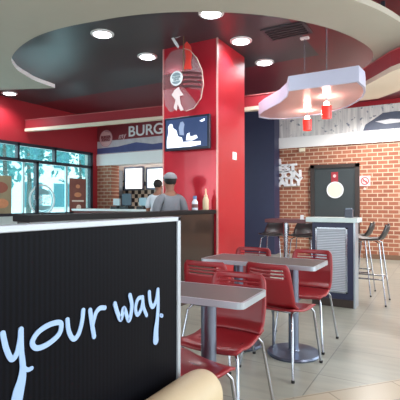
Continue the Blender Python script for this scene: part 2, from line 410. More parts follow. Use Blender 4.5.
# kitchen beyond the service opening
KB = 9.3
m = MB(); m.box((WX-.15, KY, 2.46), (-5.2, KY+.2, H)); struct(m.build('wall_kitchen', RED))
struct(MB().box((WX, KY-.03, 2.17), (-5.2, KY+.25, 2.46)).build('trim_3', WHITE))
struct(MB().box((WX, KY, 0), (-7.42, KY+.3, 2.17)).build('wall_brick_pier', BRICK))
m = MB(); m.box((-8.25, KB, 0), (-5.2, KB+.1, H)); m.box((-8.35, KY, 0), (-8.25, KB+.1, H)); m.box((-5.3, KB-1.0, 0), (-5.2, KB, H)); m.mi = 1
m.box((-8.2, KB-.02, 1.0), (-6.6, KB, 1.82)); struct(m.build('wall_kitchen_back', [mat('kitchen_white', (200, 196, 188), .5), checker_mat('kitchen_checks', (40, 36, 34), (214, 200, 180), 9)]))

# ------------------------------------------------------------------ windows in the left wall
w1 = struct(empty('window_1', (WX, 4.6, WZ0)))
m = MB(); t = .05
def rel(o, root): o.location = Vector(o.location)-Vector(root.location); return o
m.box((WX-.08, WY0, WZ1-.07), (WX+.02, WY1, WZ1)); m.box((WX-.08, WY0, WZ0), (WX+.02, WY1, WZ0+.06)); m.box((WX-.08, WY0, WZ0), (WX+.02, WY0+.06, WZ1)); m.box((WX-.08, WY1-.09, WZ0), (WX+.02, WY1, WZ1))
TZ = 2.12
m.box((WX-.08, WY0, TZ-.035), (WX+.02, WY1, TZ+.035))
for px in (-60, 37): y = onX(px, 180, WX).y; m.box((WX-.08, y-.035, WZ0), (WX+.02, y+.035, TZ))
for px in (-30, 18, 55): y = onX(px, 155, WX).y; m.box((WX-.08, y-.025, TZ), (WX+.02, y+.025, WZ1))
rel(m.build('window_frame', DARK, w1), w1)
m = MB(); y = onX(67, 180, WX).y; m.box((WX-.05, y-.03, WZ0+.06), (WX-.01, y+.03, TZ-.03)); y = onX(24, 180, WX).y; m.box((WX-.05, y-.02, WZ0+.06), (WX-.01, y+.02, TZ-.03))
rel(m.build('sash_bar', mat('pale_sash', (190, 220, 225), .4), w1), w1)
rel(MB().box((WX-.045, WY0+.06, WZ0+.06), (WX-.038, WY1-.09, WZ1-.07)).build('pane', glass('window_glass', (190, 235, 240), .10), w1), w1)

def ring_pts(c, r0, r1, a0, a1, n=30):
    o = [(c[0]+r1*math.cos(a0+(a1-a0)*i/n), c[1]+r1*math.sin(a0+(a1-a0)*i/n)) for i in range(n+1)]
    return o+[(c[0]+r0*math.cos(a0+(a1-a0)*i/n), c[1]+r0*math.sin(a0+(a1-a0)*i/n)) for i in range(n, -1, -1)]
def flat(m, pts2, face, off, th):
    """2D outline on a plane. face 'X': (u,z) at x=off ; 'Y': (u,z) at y=off"""
    if face == 'X': m.extrude_poly([(off, u, z) for u, z in pts2], (th, 0, 0))
    else: m.extrude_poly([(u, off, z) for u, z in pts2], (0, th, 0))
    return m
def bun_logo(name, c, r, face, off, sgn, col, txtcol, parent, words=True, arc=True):
    """round burger emblem: two bun caps, the two words between them, crescent around"""
    u, z = c; k = r
    def E(a0, a1, rx, ry, cz, n=20): return [(u+rx*math.cos(a0+(a1-a0)*i/n), z+cz+ry*math.sin(a0+(a1-a0)*i/n)) for i in range(n+1)]
    m = MB(); flat(m, E(.12, PI-.12, .72*k, .52*k, .33*k), face, off, sgn*.003); m.build('top_bun_mark', col, parent)
    m = MB(); flat(m, E(PI+.12, 2*PI-.12, .72*k, .46*k, -.36*k), face, off, sgn*.003); m.build('bottom_bun_mark', col, parent)
    if arc:
        m = MB(); flat(m, ring_pts((u, z), .88*k, k, math.radians(100), math.radians(415)), face, off, sgn*.003); m.build('crescent_mark', txtcol[1], parent)
    if words:
        for wd, dz in (('BURGER', .16), ('KING', -.19)):
            p = (off+sgn*.003, u, z+dz*k) if face == 'X' else (u, off+sgn*.003, z+dz*k)
            text('emblem_word', wd, .44*k, p, face, txtcol[0], parent, sx=1.0 if wd == 'BURGER' else 1.25, bold=.012*k)
# round decal on the glass
FROST = mat('frosted_decal', (235, 250, 252), .6, noise=0); TEAL = mat('teal_decal', (70, 150, 165), .5, noise=0); FROST2 = mat('frosted_soft', (150, 205, 214), .6, noise=0)
c = onX(44, 200, WX+.03)
dec = tag(empty('window_decal', (0, 0, 0)), 'large round frosted burger emblem stuck on the window glass', 'decal')
m = MB(); flat(m, ring_pts((c.y, c.z), .315, .36, 0, 2*PI-.001, 40), 'X', WX-.026, .002); m.build('outer_ring', FROST, dec)
bun_logo('window_emblem', (c.y, c.z), .30, 'X', WX-.026, 1, FROST2, (FROST, FROST2), dec)
# posters on glass
def poster(px0, py0, px1, py1, base, spots, label):
    a = onX(px0, py1, WX+.03); b = onX(px1, py0, WX+.03)
    root = tag(empty('window_poster', (WX-.02, (a.y+b.y)/2, a.z)), label, 'poster')
    rel(MB().box((WX-.03, a.y, a.z), (WX-.024, b.y, b.z)).build('sheet', base, root), root)
    for u, v, ru, rv, mt in spots:
        cy = a.y+(b.y-a.y)*u; cz = a.z+(b.z-a.z)*v
        m = MB(); flat(m, [(cy+ru*math.cos(2*PI*i/20), cz+rv*math.sin(2*PI*i/20)) for i in range(20)], 'X', WX-.024, .002); rel(m.build('printed_picture', mt, root), root)
    return root, a, b
PB = mat('poster_brown', (138, 84, 74), .5, noise=.2, nscale=6); PW = mat('poster_white', (250, 238, 225), .5); PO = mat('poster_orange', (215, 150, 110), .5, noise=.2, nscale=20)
PT = mat('poster_tan', (160, 150, 120), .5, noise=.3, nscale=5); PG = mat('poster_red', (160, 96, 80), .5)
r, a, b = poster(71, 179, 87.5, 215, PB, [(.5, .78, .07, .05, PO), (.5, .55, .12, .06, PO), (.55, .2, .08, .07, PW)], 'tall reddish brown burger poster on the right end of the window')
rel(MB().box((WX-.022, a.y+.08, a.z+(b.z-a.z)*.36), (WX-.019, b.y-.08, a.z+(b.z-a.z)*.40)).build('printed_line', PW, r), r)
poster(-12, 176, 13, 216, PT, [(.5, .7, .2, .12, PG), (.6, .3, .16, .1, PO)], 'tan food poster on the window at the left edge')

# ------------------------------------------------------------------ outside
struct(MB().box((-60, -30, -.15), (WX-.16, 40, -.02)).build('ground_outside', mat('paving', (190, 200, 200), .8)))
bt = tag(empty('office_building', (-30, 12, 0)), 'pale building across the street with rows of blue-green windows', 'building')
rel(MB().box((-34, -14, -.02), (-26, 40, 11)).build('wall', mat('far_facade', (235, 242, 244), .7), bt), bt)
WG = mat('far_window', (52, 118, 128), .3)
for fl in range(3):
    for i in range(16):
        y = -6+i*2.6; rel(MB().box((-26, y, .9+fl*3), (-25.93, y+1.5, 2.7+fl*3)).build('window', WG, bt), bt)
LEAF = mat('leaves', (70, 138, 138), .8, noise=.4, nscale=3)
BARK = mat('bark', (90, 88, 80), .9)
def tree(x, y, h, r, seed, label):
    rnd = random.Random(seed); root = tag(empty('street_tree', (x, y, -.02)), label, 'tree', None)
    MB().tube([(0, 0, 0), (.05, .03, h*.4), (0, 0, h*.75)], [.12, .09, .05]).build('trunk', BARK, root, True)
    m = MB()
    for i in range(200):
        v = Vector((rnd.gauss(0, 1), rnd.gauss(0, 1), rnd.gauss(0, 1))).normalized()*rnd.random()**.4
        p = Vector((v.x*r, v.y*r, h*.72+v.z*r*.9)); s = rnd.uniform(.10, .22); q = Matrix.Rotation(rnd.uniform(0, 6.28), 3, Vector((rnd.random(), rnd.random(), rnd.random())).normalized())
        vs = [m.bm.verts.new(p+q @ Vector(c)*s) for c in ((-1, 0, 0), (0, -.5, .1), (1, 0, 0), (0, .5, .1))]; m.bm.faces.new(vs)
    m.build('foliage', LEAF, root)
for i, (px, d, h, r_, lb) in enumerate([(28, 17, 4.6, 1.5, 'leafy street tree seen through the window behind the round emblem'), (4, 14, 4.2, 1.5, 'leafy street tree seen through the window behind the left poster'), (80, 22, 4.6, 1.6, 'leafy street tree seen through the window above the reddish poster')]):
    r = (px-200)/425; tree((-.5+.866*r)*d, (.866+.5*r)*d, h, r_, i, lb)

# ------------------------------------------------------------------ banners
bn = tag(empty('wall_banner', (0, 0, 0)), 'long grey and white picture banner above the brick wall and its white ledge', 'banner')
MB().box((-3.45, BY-.012, 2.752), (1.6, BY, 3.3)).build('printed_sheet', MURAL, bn)
GB = mat('mural_blue', (84, 92, 112), .5, noise=.25, nscale=9); GW = mat('mural_white', (235, 236, 240), .5)
m = MB(); flat(m, [(-1.55, 2.77), (-1.5, 2.9), (-1.3, 3.02), (-1.15, 3.12), (-.9, 3.13), (-.4, 3.08), (.4, 3.12), (1.5, 3.05), (1.5, 2.77)], 'Y', BY-.016, .003); m.build('car_shape', GB, bn)
m = MB(); flat(m, [(-1.3, 2.95), (-1.0, 2.98), (-.6, 2.93), (-.3, 2.97), (.2, 2.9), (-.5, 2.9), (-1.1, 2.88)], 'Y', BY-.02, .003); m.build('highlight_shape', GW, bn)
bk = tag(empty('menu_banner', (0, 0, 0)), 'maroon and grey lettered banner over the kitchen opening', 'banner')
yb = KY-.012
MB().box((WX+.01, yb, 2.47), (-5.2, KY, 3.18)).build('printed_sheet', mat('banner_grey', (196, 190, 196), .5, noise=.3, nscale=7), bk)
MB().box((WX+.01, yb-.004, 2.80), (-5.2, yb, 3.18)).build('maroon_band', mat('banner_maroon', (128, 44, 52), .5), bk)
m = MB(); flat(m, [(WX+.01, 2.48), (WX+.01, 2.62), (-7.2, 2.63), (-6.6, 2.70), (-6.1, 2.62), (-5.2, 2.66), (-5.2, 2.48)], 'Y', yb-.004, .003); m.build('blue_band', mat('banner_blue', (72, 78, 128), .5, noise=.2, nscale=8), bk)
lc = onY(106, 147-8.5, yb); PINK = mat('banner_pink', (226, 190, 190), .5); MARW = MATS['banner_maroon']
m = MB(); m.disc((lc.x, yb-.007, lc.z), .22, 'Y', .003, 30); m.build('emblem_disc', mat('emblem_soft', (196, 150, 156), .5), bk)
bun_logo('banner_emblem', (lc.x, lc.z), .2, 'Y', yb-.01, -1, PINK, (MARW, PINK), bk)
p = onY(122, 136, yb); text('script_word', 'my', .2, (p.x, yb-.008, p.z), 'Y', PINK, bk, roll=.1, shear=.3)
p0 = onY(126.5, 134, yb-.008); p1 = onY(163, 131, yb-.008)
for i, ch in enumerate('BURGER'):
    x = p0.x+.16+i*(p1.x-p0.x)/4.1; text('banner_letter', ch, .36, (x, yb-.008, 2.965), 'Y', WHITE, bk, bold=.006, sx=1.15)

# ------------------------------------------------------------------ door and wall signs
dr = struct(empty('door_1', (-2.155, BY, 0)))
DG = mat('door_grey', (52, 60, 63), .4); 
rel(MB().box((-2.60, BY-.03, 0), (-1.71, BY-.001, 1.99)).build('door_leaf', DG, dr), dr)
m = MB(); m.box((-2.69, BY-.06, 0), (-2.60, BY-.001, 2.07)); m.box((-1.71, BY-.06, 0), (-1.62, BY-.001, 2.07)); m.box((-2.69, BY-.06, 1.99), (-1.62, BY-.001, 2.07))
rel(m.build('door_frame', mat('door_frame_brown', (52, 44, 42), .4), dr), dr)
rel(MB().tube([(-1.8, BY-.03, 1.0), (-1.8, BY-.08, 1.0), (-1.9, BY-.08, 1.0)], .012).build('door_handle', CHROME, dr), dr)
p = onY(335.5, 190, BY)
rs = tag(empty('door_sign', (p.x, BY-.03, p.z)), 'round pale sign hanging on the dark grey door', 'sign')
rel(MB().disc((p.x, BY-.045, p.z), .185, 'Y', .012).build('plate', mat('sign_pale', (214, 216, 196), .4, noise=.1, nscale=12), rs), rs)
m = MB(); flat(m, ring_pts((p.x, p.z), .165, .185, 0, 2*PI-.001, 36), 'Y', BY-.048, .003); rel(m.build('rim', GW, rs), rs)
p = onY(335, 177, BY)
q = tag(empty('door_notice', (p.x, BY-.03, p.z)), 'small red notice on the dark door above the round sign', 'sign')
rel(MB().box((p.x-.075, BY-.04, p.z-.12), (p.x+.075, BY-.03, p.z+.11), .003).build('plate', mat('notice_red', (150, 46, 56), .4), q), q)
rel(MB().disc((p.x, BY-.043, p.z+.02), .035, 'Y', .003, 18).build('notice_mark', PINK, q), q)
p = onY(365, 181, BY)
q = tag(empty('prohibition_sign', (p.x, BY, p.z)), 'square white and red no smoking sign on the brick beside the door', 'sign')
SR = mat('sign_red', (205, 60, 64), .4, noise=0)
rel(MB().box((p.x-.11, BY-.012, p.z-.11), (p.x+.11, BY-.001, p.z+.11)).build('plate', mat('sign_pink', (240, 205, 205), .4), q), q)
m = MB(); flat(m, ring_pts((p.x, p.z), .065, .085, 0, 2*PI-.001, 30), 'Y', BY-.015, .003)
flat(m, [(p.x-.055, p.z+.04), (p.x-.04, p.z+.055), (p.x+.055, p.z-.04), (p.x+.04, p.z-.055)], 'Y', BY-.0155, .003); rel(m.build('ban_ring', SR, q), q)
rel(MB().box((p.x-.05, BY-.0145, p.z-.012), (p.x+.045, BY-.0115, p.z+.008)).build('cigarette_mark', DARK, q), q)
tag(MB().disc((0, 0, 0), .028, 'Y', .02, 16).build('call_button', mat('button_pale', (235, 190, 180), .4)), 'small round pale button on the brick under the no smoking sign', 'button').location = (p.x, BY-.021, p.z-.17)
p = onY(302.5, 150, BY)
q = tag(empty('exit_lamp', (p.x, BY, p.z-.05)), 'little cream emergency light box on the brick under the white ledge', 'lamp')
MB().box((-.07, -.05, .01), (.07, -.001, .09), .006).build('case', mat('lamp_case', (245, 232, 205), .4), q)
MB().box((-.055, -.056, .025), (.055, -.049, .075)).build('lens', mat('lamp_lens', (255, 244, 220), .3), q)
# white stacked lettering
q = tag(empty('wall_lettering', (0, 0, 0)), 'white stacked capital lettering mounted on the brick between navy wall and door', 'sign')
for wd, px, py, sz, sx, rl in (("I", 280, 163, .21, 1.3, 0), ('EST', 288, 168.5, .235, 1.25, .03), ('DON', 289, 175.3, .25, 1.1, .03), ('ALLY', 290.5, 182.5, .245, 1.08, .03)):
    p = onY(px, py, BY); text('lettering', wd, sz, (p.x, BY-.022, p.z), 'Y', GW, q, sx=sx, bold=.014, roll=rl, depth=.02, spacing=.92)

# ------------------------------------------------------------------ ceiling fixtures
LENS = mat('lamp_disc', (255, 255, 255), .5, emit=(240, 248, 255), estr=14, noise=0)
def downlight(x, y, pw, label, hidden=False):
    root = empty('downlight', (x, y, H-.0), 0, label, 'ceiling light', 'round recessed downlights')
    MB().lathe([(.115, -.0), (.15, -.0), (.15, -.012), (.115, -.018)], seg=28).build('trim_ring', WHITE, root, True)
    MB().lathe([(.0, -.005), (.112, -.005), (.112, -.02), (.0, -.026)], seg=28).build('lamp_disc', LENS, root)
    l = bpy.data.lights.new('downlight_beam', 'SPOT'); l.energy = pw; l.spot_size = math.radians(150); l.spot_blend = .7; l.shadow_soft_size = .08; l.color = (.96, .98, 1)
    o = bpy.data.objects.new('downlight_beam', l); COL.objects.link(o); o.parent = root; o.location = (0, 0, -.06)
for x, y, pw, lb in ((-3.85, 4.13, 60, 'bright downlight nearest the cream soffit on the left of the hanging emblem'), (-3.86, 5.11, 60, 'bright downlight just left of the red pillar top'),
                     (-2.34, 4.31, 60, 'bright downlight nearest the viewer, above the pillar at the soffit edge'), (-2.39, 5.25, 60, 'downlight close to the right face of the red pillar'),
                     (-2.44, 6.24, 60, 'farthest downlight, right of the red pillar over the dark ceiling'), (-7.55, 5.45, 60, 'downlight in the far left corner above the red window wall')):
    downlight(x, y, pw, lb)
# bare fill spots added without fixtures, around the room and in the kitchen
for x, y in ((-.2, -1.2), (-4.5, 0), (1.2, 3.0), (1.2, 6.0), (.6, 8.3), (-1.2, 8.6), (-7.3, 8.75), (-6.1, 8.75)):
    l = bpy.data.lights.new('fill_spot', 'SPOT'); l.energy = 60 if x < -6 else 330 if y > 7 else 90; l.spot_size = math.radians(160); l.spot_blend = .8; l.shadow_soft_size = .12; l.color = (1, .97, .93)
    o = bpy.data.objects.new('fill_spot', l); COL.objects.link(o); o.location = (x, y, 3.3)

vt = tag(empty('ceiling_vent', (-1.75, 5.25, H)), 'dark slatted air vent in the charcoal ceiling above the pendant canopy', 'vent')
MB().box((-.28, -.2, -.015), (.28, .2, -.001)).build('frame', mat('vent_frame', (64, 60, 66), .5), vt)
for i in range(5): MB().box((-.24, -.15+i*.07, -.03), (.24, -.12+i*.07, -.014)).build('slat', mat('vent_slat', (44, 42, 46), .5), vt)

# pendant canopy over the high tables
cp = [(-1.56, 4.74), (-.79, 4.74), (-.77, 5.0), (-.80, 5.25), (-.87, 5.5), (-.98, 5.72), (-1.14, 5.95), (-1.36, 6.13), (-1.6, 6.25), (-1.9, 6.33), (-2.15, 6.33), (-2.36, 6.2), (-2.44, 6.0), (-2.36, 5.8), (-2.2, 5.6), (-2.02, 5.42), (-1.84, 5.24), (-1.66, 4.98)]
q = tag(empty('pendant_canopy', (-1.5, 5.4, 2.49)), 'white curved hanging canopy with two red glass lamps over the high table', 'pendant light')
UNDER = mat('canopy_under', (236, 190, 186), .25, noise=.03, coat=.5); FASC = mat('canopy_fascia', (190, 192, 214), .35, noise=.03)
m = MB(); ctr = Vector((-1.55, 5.5)); inn = [tuple(ctr+(Vector(p_)-ctr)*.965) for p_ in cp]
k = len(cp); V = lambda p_, z: m.bm.verts.new((p_[0], p_[1], z))
o0 = [V(p_, 2.49) for p_ in cp]; o1 = [V(p_, 2.66) for p_ in cp]; i0 = [V(p_, 2.49) for p_ in inn]; i1 = [V(p_, 2.66) for p_ in inn]
for a in range(k):
    b_ = (a+1) % k
    for x_, y_ in ((o0, o1), (o1, i1), (i1, i0), (i0, o0)): m.bm.faces.new((x_[a], x_[b_], y_[b_], y_[a]))
rel(m.build('fascia', FASC, q), q)
m = MB(); m.prism([tuple(ctr+(Vector(p_)-ctr)*.963) for p_ in cp], 2.50, 2.53); rel(m.build('underside_panel', UNDER, q), q)
RG = mat('red_glass', (225, 40, 40), .15, noise=0, emit=(255, 60, 45), estr=.9)
BULB = mat('bulb', (255, 240, 220), .5, emit=(255, 228, 205), estr=18, noise=0)
for x, y, z0 in ((-1.25, 5.25, 2.23), (-1.68, 5.93, 2.22)):
    sh = rel(MB().lathe([(.052, z0), (.056, z0), (.062, z0+.15), (.058, z0+.15)], (x, y, 0), 24).build('lamp_shade', RG, q, True), q)
    h = rel(MB().tube([(x, y, z0+.20), (x, y, 2.50)], .012).build('lamp_stem', CHROME, q), q)
    MB().sphere((x, y, z0+.175), .036).build('bulb', BULB, sh, True)
    l = pt('lamp_glow', (x, y, 2.44), 10, (1, .70, .6), .04)
for x, y in ((-1.14, 4.80), (-1.61, 5.57)):
    rel(MB().tube([(x, y, 2.52), (x, y, 3.38)], .006).build('suspension_rod', CHROME, q), q)
    rel(MB().box((x-.055, y-.03, 3.375), (x+.055, y+.03, 3.399)).build('ceiling_plate', WHITE, q), q)

# ------------------------------------------------------------------ television on the pillar
tv = tag(empty('television', (-3.0, 5.0, 1.9)), 'flat black television mounted on the front of the red pillar', 'television')
x0, x1, z0, z1 = -3.385, -2.675, 1.915, 2.375
rel(MB().box((x0, 4.875, z0), (x1, 4.93, z1), .008).build('case', mat('tv_black', (28, 34, 52), .25), tv), tv)
rel(MB().box((-3.15, 4.93, 2.0), (-2.85, 5.0, 2.3)).build('wall_bracket', PLASTIC, tv), tv)
SCR = mat('screen_dark', (20, 30, 60), .3, emit=(46, 66, 104), estr=1.0, noise=0); SW = mat('screen_white', (235, 240, 250), .3, emit=(232, 240, 255), estr=1.05, noise=0); SG = mat('screen_grey', (120, 130, 150), .3, emit=(110, 128, 160), estr=1.0, noise=0)
scr = rel(MB().box((x0+.03, 4.871, z0+.035), (x1-.03, 4.876, z1-.03)).build('screen', SCR, tv), tv)
W_, H_ = x1-x0-.06, z1-z0-.065
def sc(pts, mt, off):
    m = MB(); flat(m, [(x0+.03+u*W_, z0+.035+v*H_) for u, v in pts], 'Y', 4.871-off, .001); m.build('screen_image', mt, scr)
sc([(.02, .02), (.02, .3), (.06, .55), (.05, .75), (.1, .86), (.16, .84), (.18, .7), (.26, .62), (.3, .4), (.4, .35), (.42, .2), (.85, .18), (.85, .06), (.6, .02)], SW, .001)
sc([(.34, .45), (.32, .7), (.36, .88), (.42, .9), (.46, .8), (.44, .62), (.45, .42)], SG, .001)
sc([(.5, .25), (.52, .45), (.58, .5), (.6, .35), (.75, .4), (.78, .3), (.65, .22)], SW, .0015)
sc([(.82, .86), (.94, .93), (.95, .86), (.88, .82)], SW, .001)

# white switch on the pillar's right face
p = onX(234, 156, -2.62)
q = tag(empty('wall_switch', (p.x, p.y, p.z)), 'small white switch box on the right face of the red pillar', 'switch')
MB().box((0, -.06, -.055), (.018, .06, .055), .005).build('case', WHITE, q); MB().box((.018, -.02, -.03), (.026, .02, .03), .002).build('rocker', GW, q)

# ------------------------------------------------------------------ hanging clear emblem in front of the pillar
he_y = 4.72
q = tag(empty('hanging_emblem', (-3.0, he_y, 2.4)), 'clear hanging plastic burger emblem with stripes in front of the pillar', 'sign')
ACR = glass('clear_acrylic', (225, 215, 220), .13, .05)
def E2(px, py): v = onY(px, py, he_y); return (v.x, v.z)
def shape(name, pix, mt, off=0, th=.004):
    m = MB(); flat(m, [E2(*p_) for p_ in pix], 'Y', he_y+off, th); return rel(m.build(name, mt, q), q)
shape('clear_panel', [(183, 48), (190, 50), (197, 58), (202, 70), (203.5, 84), (201, 98), (194, 108), (186, 111), (178, 109), (170, 112), (165, 106), (163, 92), (163, 74), (165, 60), (170, 52), (176, 49)], ACR, .006)
m = MB(); a = [(183, 48), (190, 50), (197, 58), (202, 70), (203.5, 84), (201, 98), (194, 108), (186, 111)]
m.tube([(E2(*p_)[0], he_y, E2(*p_)[1]) for p_ in a], .006); rel(m.build('panel_edge', mat('edge_shine', (220, 190, 180), .2, alpha=.75, noise=0), q), q)
shape('red_flame', [(184.5, 44), (187, 41), (191, 46), (192, 53), (191, 62), (192, 69), (184, 69), (186, 58)], mat('flame_red', (222, 66, 58), .3, noise=.1), -.004)
shape('dark_flame', [(184, 86), (192, 89), (200, 90), (201, 97), (198, 105), (194, 99), (188, 92)], mat('flame_dark', (140, 24, 40), .3, noise=.1), -.004)
for i in range(4):
    z_ = 71.5+i*4.6; shape('dark_stripe', [(183, z_), (192, z_-.4), (201.5, z_+.8), (202.5, z_+3), (192, z_+1.8), (183, z_+2.4)], mat('stripe_dark', (72, 34, 38), .4), -.010-.001*i)
shape('clear_leaf', [(163, 33), (170, 32), (178, 34), (184, 31), (181, 36), (176, 38), (169, 37)], mat('leaf_grey', (176, 176, 178), .2, alpha=.7, noise=0), -.004)
shape('white_stroke', [(171, 37), (173, 36), (176, 40), (179.5, 46), (178.5, 48.5), (175, 44)], GW, -.012)
shape('white_figure', [(175, 90), (179, 87), (181, 91), (184, 95), (180, 96), (181, 104), (184, 110), (181, 111), (178, 104), (177, 111), (174, 108), (176, 100), (172, 95)], mat('figure_white', (220, 205, 205), .4), -.012)
shape('dark_band', [(163, 75), (183, 71), (183, 86), (163, 90)], mat('band_dark', (104, 58, 62), .4, alpha=.45, noise=0), -.003)
cx, cz = E2(177, 78.5)
rel(MB().disc((cx, he_y-.018, cz), .098, 'Y', .004, 30).build('emblem_disc', mat('emblem_white', (230, 238, 242), .4, noise=0), q), q)
MT = mat('mark_teal', (128, 150, 158), .4, noise=0)
for nm, a0, a1, cz_, ry in (('top_bun_mark', .1, PI-.1, .03, .045), ('bottom_bun_mark', PI+.1, 2*PI-.1, -.034, .04)):
    m = MB(); flat(m, [(cx+.066*math.cos(a0+(a1-a0)*i/16), cz+cz_+ry*math.sin(a0+(a1-a0)*i/16)) for i in range(17)], 'Y', he_y-.021, .003)
    rel(m.build(nm, MT, q), q)
for wd, dz in (('BURGER', .013), ('KING', -.017)):
    o = text('emblem_word', wd, .036, (cx, he_y-.02, cz+dz), 'Y', MATS['mark_teal'], q, bold=.0015); rel(o, q)
vx, vz = E2(183.5, 30)
rel(MB().tube([(vx, he_y, 3.39), (vx, he_y, E2(183.5, 72)[1])], .007).build('suspension_rod', mat('rod_brass', (150, 130, 100), .3, metal=.8), q), q)

# ------------------------------------------------------------------ partition with lettering
XP = -.76
q = tag(empty('partition_screen', (XP, .6, 0)), 'black ribbed partition with a silver frame and pale blue handwritten words', 'partition')
rel(MB().box((XP-.035, -.6, .02), (XP-.006, 1.172, 1.14)).build('panel', CORD, q), q)
m = MB(); m.box((XP-.045, -.62, 1.14), (XP, 1.19, 1.155), .002); m.box((XP-.045, 1.172, 0), (XP, 1.19, 1.155), .002); m.box((XP-.045, -.62, 0), (XP, 1.19, .02))
rel(m.build('frame', mat('partition_silver', (168, 174, 182), .4, metal=.3), q), q)
SO = [0.0]
def stroke(pix, widths, closed=False):
    """brush stroke lying flat on the panel, traced with the width of the brush in metres"""
    pts = [onX(a_, b_, XP-.006) for a_, b_ in pix]; pts = [Vector((p_.y, p_.z)) for p_ in pts]
    wl = widths if isinstance(widths, (list, tuple)) else [widths]*len(pts)
    # Catmull-Rom
    out = []; ww = []; n = len(pts); seg = 8
    rng = range(n) if closed else range(n-1)
    for i in rng:
        g = (lambda j: pts[j % n]) if closed else (lambda j: pts[max(0, min(n-1, j))])
        p0, p1, p2, p3 = g(i-1), g(i), g(i+1), g(i+2)
        for s_ in range(seg):
            t_ = s_/seg
            out.append(.5*((2*p1)+(p2-p0)*t_+(2*p0-5*p1+4*p2-p3)*t_**2+(3*p1-p0-3*p2+p3)*t_**3)); ww.append(wl[i % n]*(1-t_)+wl[(i+1) % n]*t_)
    if not closed: out.append(pts[-1]); ww.append(wl[-1])
    m = MB(); L = []; R = []; N_ = len(out); SO[0] += .0005; xo = XP-.0055+(SO[0] % .0021)
    for i in range(N_):
        a_ = out[(i-1) % N_] if closed else out[max(i-1, 0)]; b_ = out[(i+1) % N_] if closed else out[min(i+1, N_-1)]
        tn = (b_-a_).normalized(); nn = Vector((-tn.y, tn.x))*ww[i]/2
        L.append(m.bm.verts.new((xo, *(out[i]+nn)))); R.append(m.bm.verts.new((xo, *(out[i]-nn))))
    for i in range(N_ if closed else N_-1): j = (i+1) % N_; m.bm.faces.new((L[i], L[j], R[j], R[i]))
    if not closed:
        for p_, w_, s_ in ((out[0], ww[0], 0), (out[-1], ww[-1], 1)):
            vs = [m.bm.verts.new((xo+.0002, p_.x+w_/2*math.cos(2*PI*k/14), p_.y+w_/2*math.sin(2*PI*k/14))) for k in range(14)]; m.bm.faces.new(vs)
    fs = m.bm.faces[:]
    r_ = bmesh.ops.extrude_face_region(m.bm, geom=fs); bmesh.ops.translate(m.bm, verts=[v for v in r_['geom'] if isinstance(v, bmesh.types.BMVert)], vec=(.002, 0, 0))
    return m
def letter(strokes):
    M0 = None
    for s_ in strokes:
        mm = stroke(*s_)
        if M0 is None: M0 = mm
        else:
            me = bpy.data.meshes.new('tmp'); mm.bm.to_mesh(me); M0.bm.from_mesh(me); mm.bm.free(); bpy.data.meshes.remove(me)
    rel(M0.build('letter', INK, q), q)
wt = .012
letter([([(2.5, 333), (6, 348), (11.5, 358.5), (17, 352), (20, 338), (20.5, 329)], wt), ([(20.5, 329), (21, 350), (22.5, 366), (21.5, 378), (18.5, 390), (16, 402)], [wt, wt, .014, .020, .026, .028]), ([(22, 366), (27, 369), (31, 367.5)], .009)])
letter([([(58, 322), (48, 324.5), (37, 332), (31.5, 342), (36, 347.5), (47, 343.5), (58, 334), (60.5, 325)], .012, True)])
letter([([(67, 319.5), (68.5, 331), (73, 338.5), (78, 334), (81.5, 322), (82.8, 310)], .012)])
letter([([(89.5, 310), (91.5, 324), (93.5, 336)], .013), ([(92, 324), (95, 313), (99, 308), (104, 307.5)], .012)])
wt = .0135
letter([([(114, 303.5), (116.5, 312), (120, 319), (123, 308), (128, 320), (131, 306), (129, 295)], wt)])
letter([([(142, 298), (137.5, 299), (135, 308), (137, 314.5), (141, 308)], .012, True), ([(142, 297), (143, 307), (146, 315)], .012)])
letter([([(148.5, 292), (149.5, 302), (152, 306.5), (155.5, 300), (157, 289.5)], wt), ([(157, 289.5), (157.2, 305), (156.5, 318), (155.2, 330), (155, 340)], [wt, wt, .016, .022, .026]), ([(160.3, 315), (161.6, 315.5)], .012)])

# ------------------------------------------------------------------ cream bench
CU = mat('cream_vinyl', (196, 178, 146), .5, noise=.05, bump=.1, nscale=30)
q = tag(empty('booth_bench', (-.63, .3, 0)), 'cream padded booth bench against the black partition', 'bench')
def rounded_pad(xa, xb, ya, yb, za, zb, r=.07):
    m = MB(); n = 10; prof = [(xa, za)]
    prof += [(xb, za), (xb, zb-r)] + [(xb-r+r*math.cos(i*PI/2/n), zb-r+r*math.sin(i*PI/2/n)) for i in range(n+1)] + [(xa+r-r*math.sin(i*PI/2/n), zb-r+r*math.cos(i*PI/2/n)) for i in range(n+1)]
    rings = []
    for k_, y in enumerate([ya]+[yb-.09+.09*math.sin(i*PI/2/6) for i in range(7)]):
        s_ = 1 if k_ == 0 else math.cos(max(0, (k_-1))*PI/2/6*.92)*.12+.88 if k_ < 7 else .80
        rings.append([m.bm.verts.new(((xa+xb)/2+(x-(xa+xb)/2)*s_, y, za+(z-za)*(.7+.3*s_))) for x, z in prof])
    for a_, b_ in zip(rings, rings[1:]):
        for i in range(len(prof)): j = (i+1) % len(prof); m.bm.faces.new((a_[i], a_[j], b_[j], b_[i]))
    m.bm.faces.new(rings[0]); m.bm.faces.new(rings[-1][::-1]); return m
rel(rounded_pad(-.755, -.61, -.6, 1.215, .34, .665).build('back_cushion', CU, q, True), q)
rel(rounded_pad(-.60, -.16, -.6, .45, .30, .44, .05).build('seat_cushion', CU, q, True), q)
rel(MB().extrude_poly([(-.75, -.58, 0), (-.18, -.58, 0), (-.18, .42, 0), (-.63, .42, 0), (-.63, 1.12, 0), (-.75, 1.12, 0)], (0, 0, .30)).build('base', mat('bench_base', (70, 52, 44), .5), q), q)

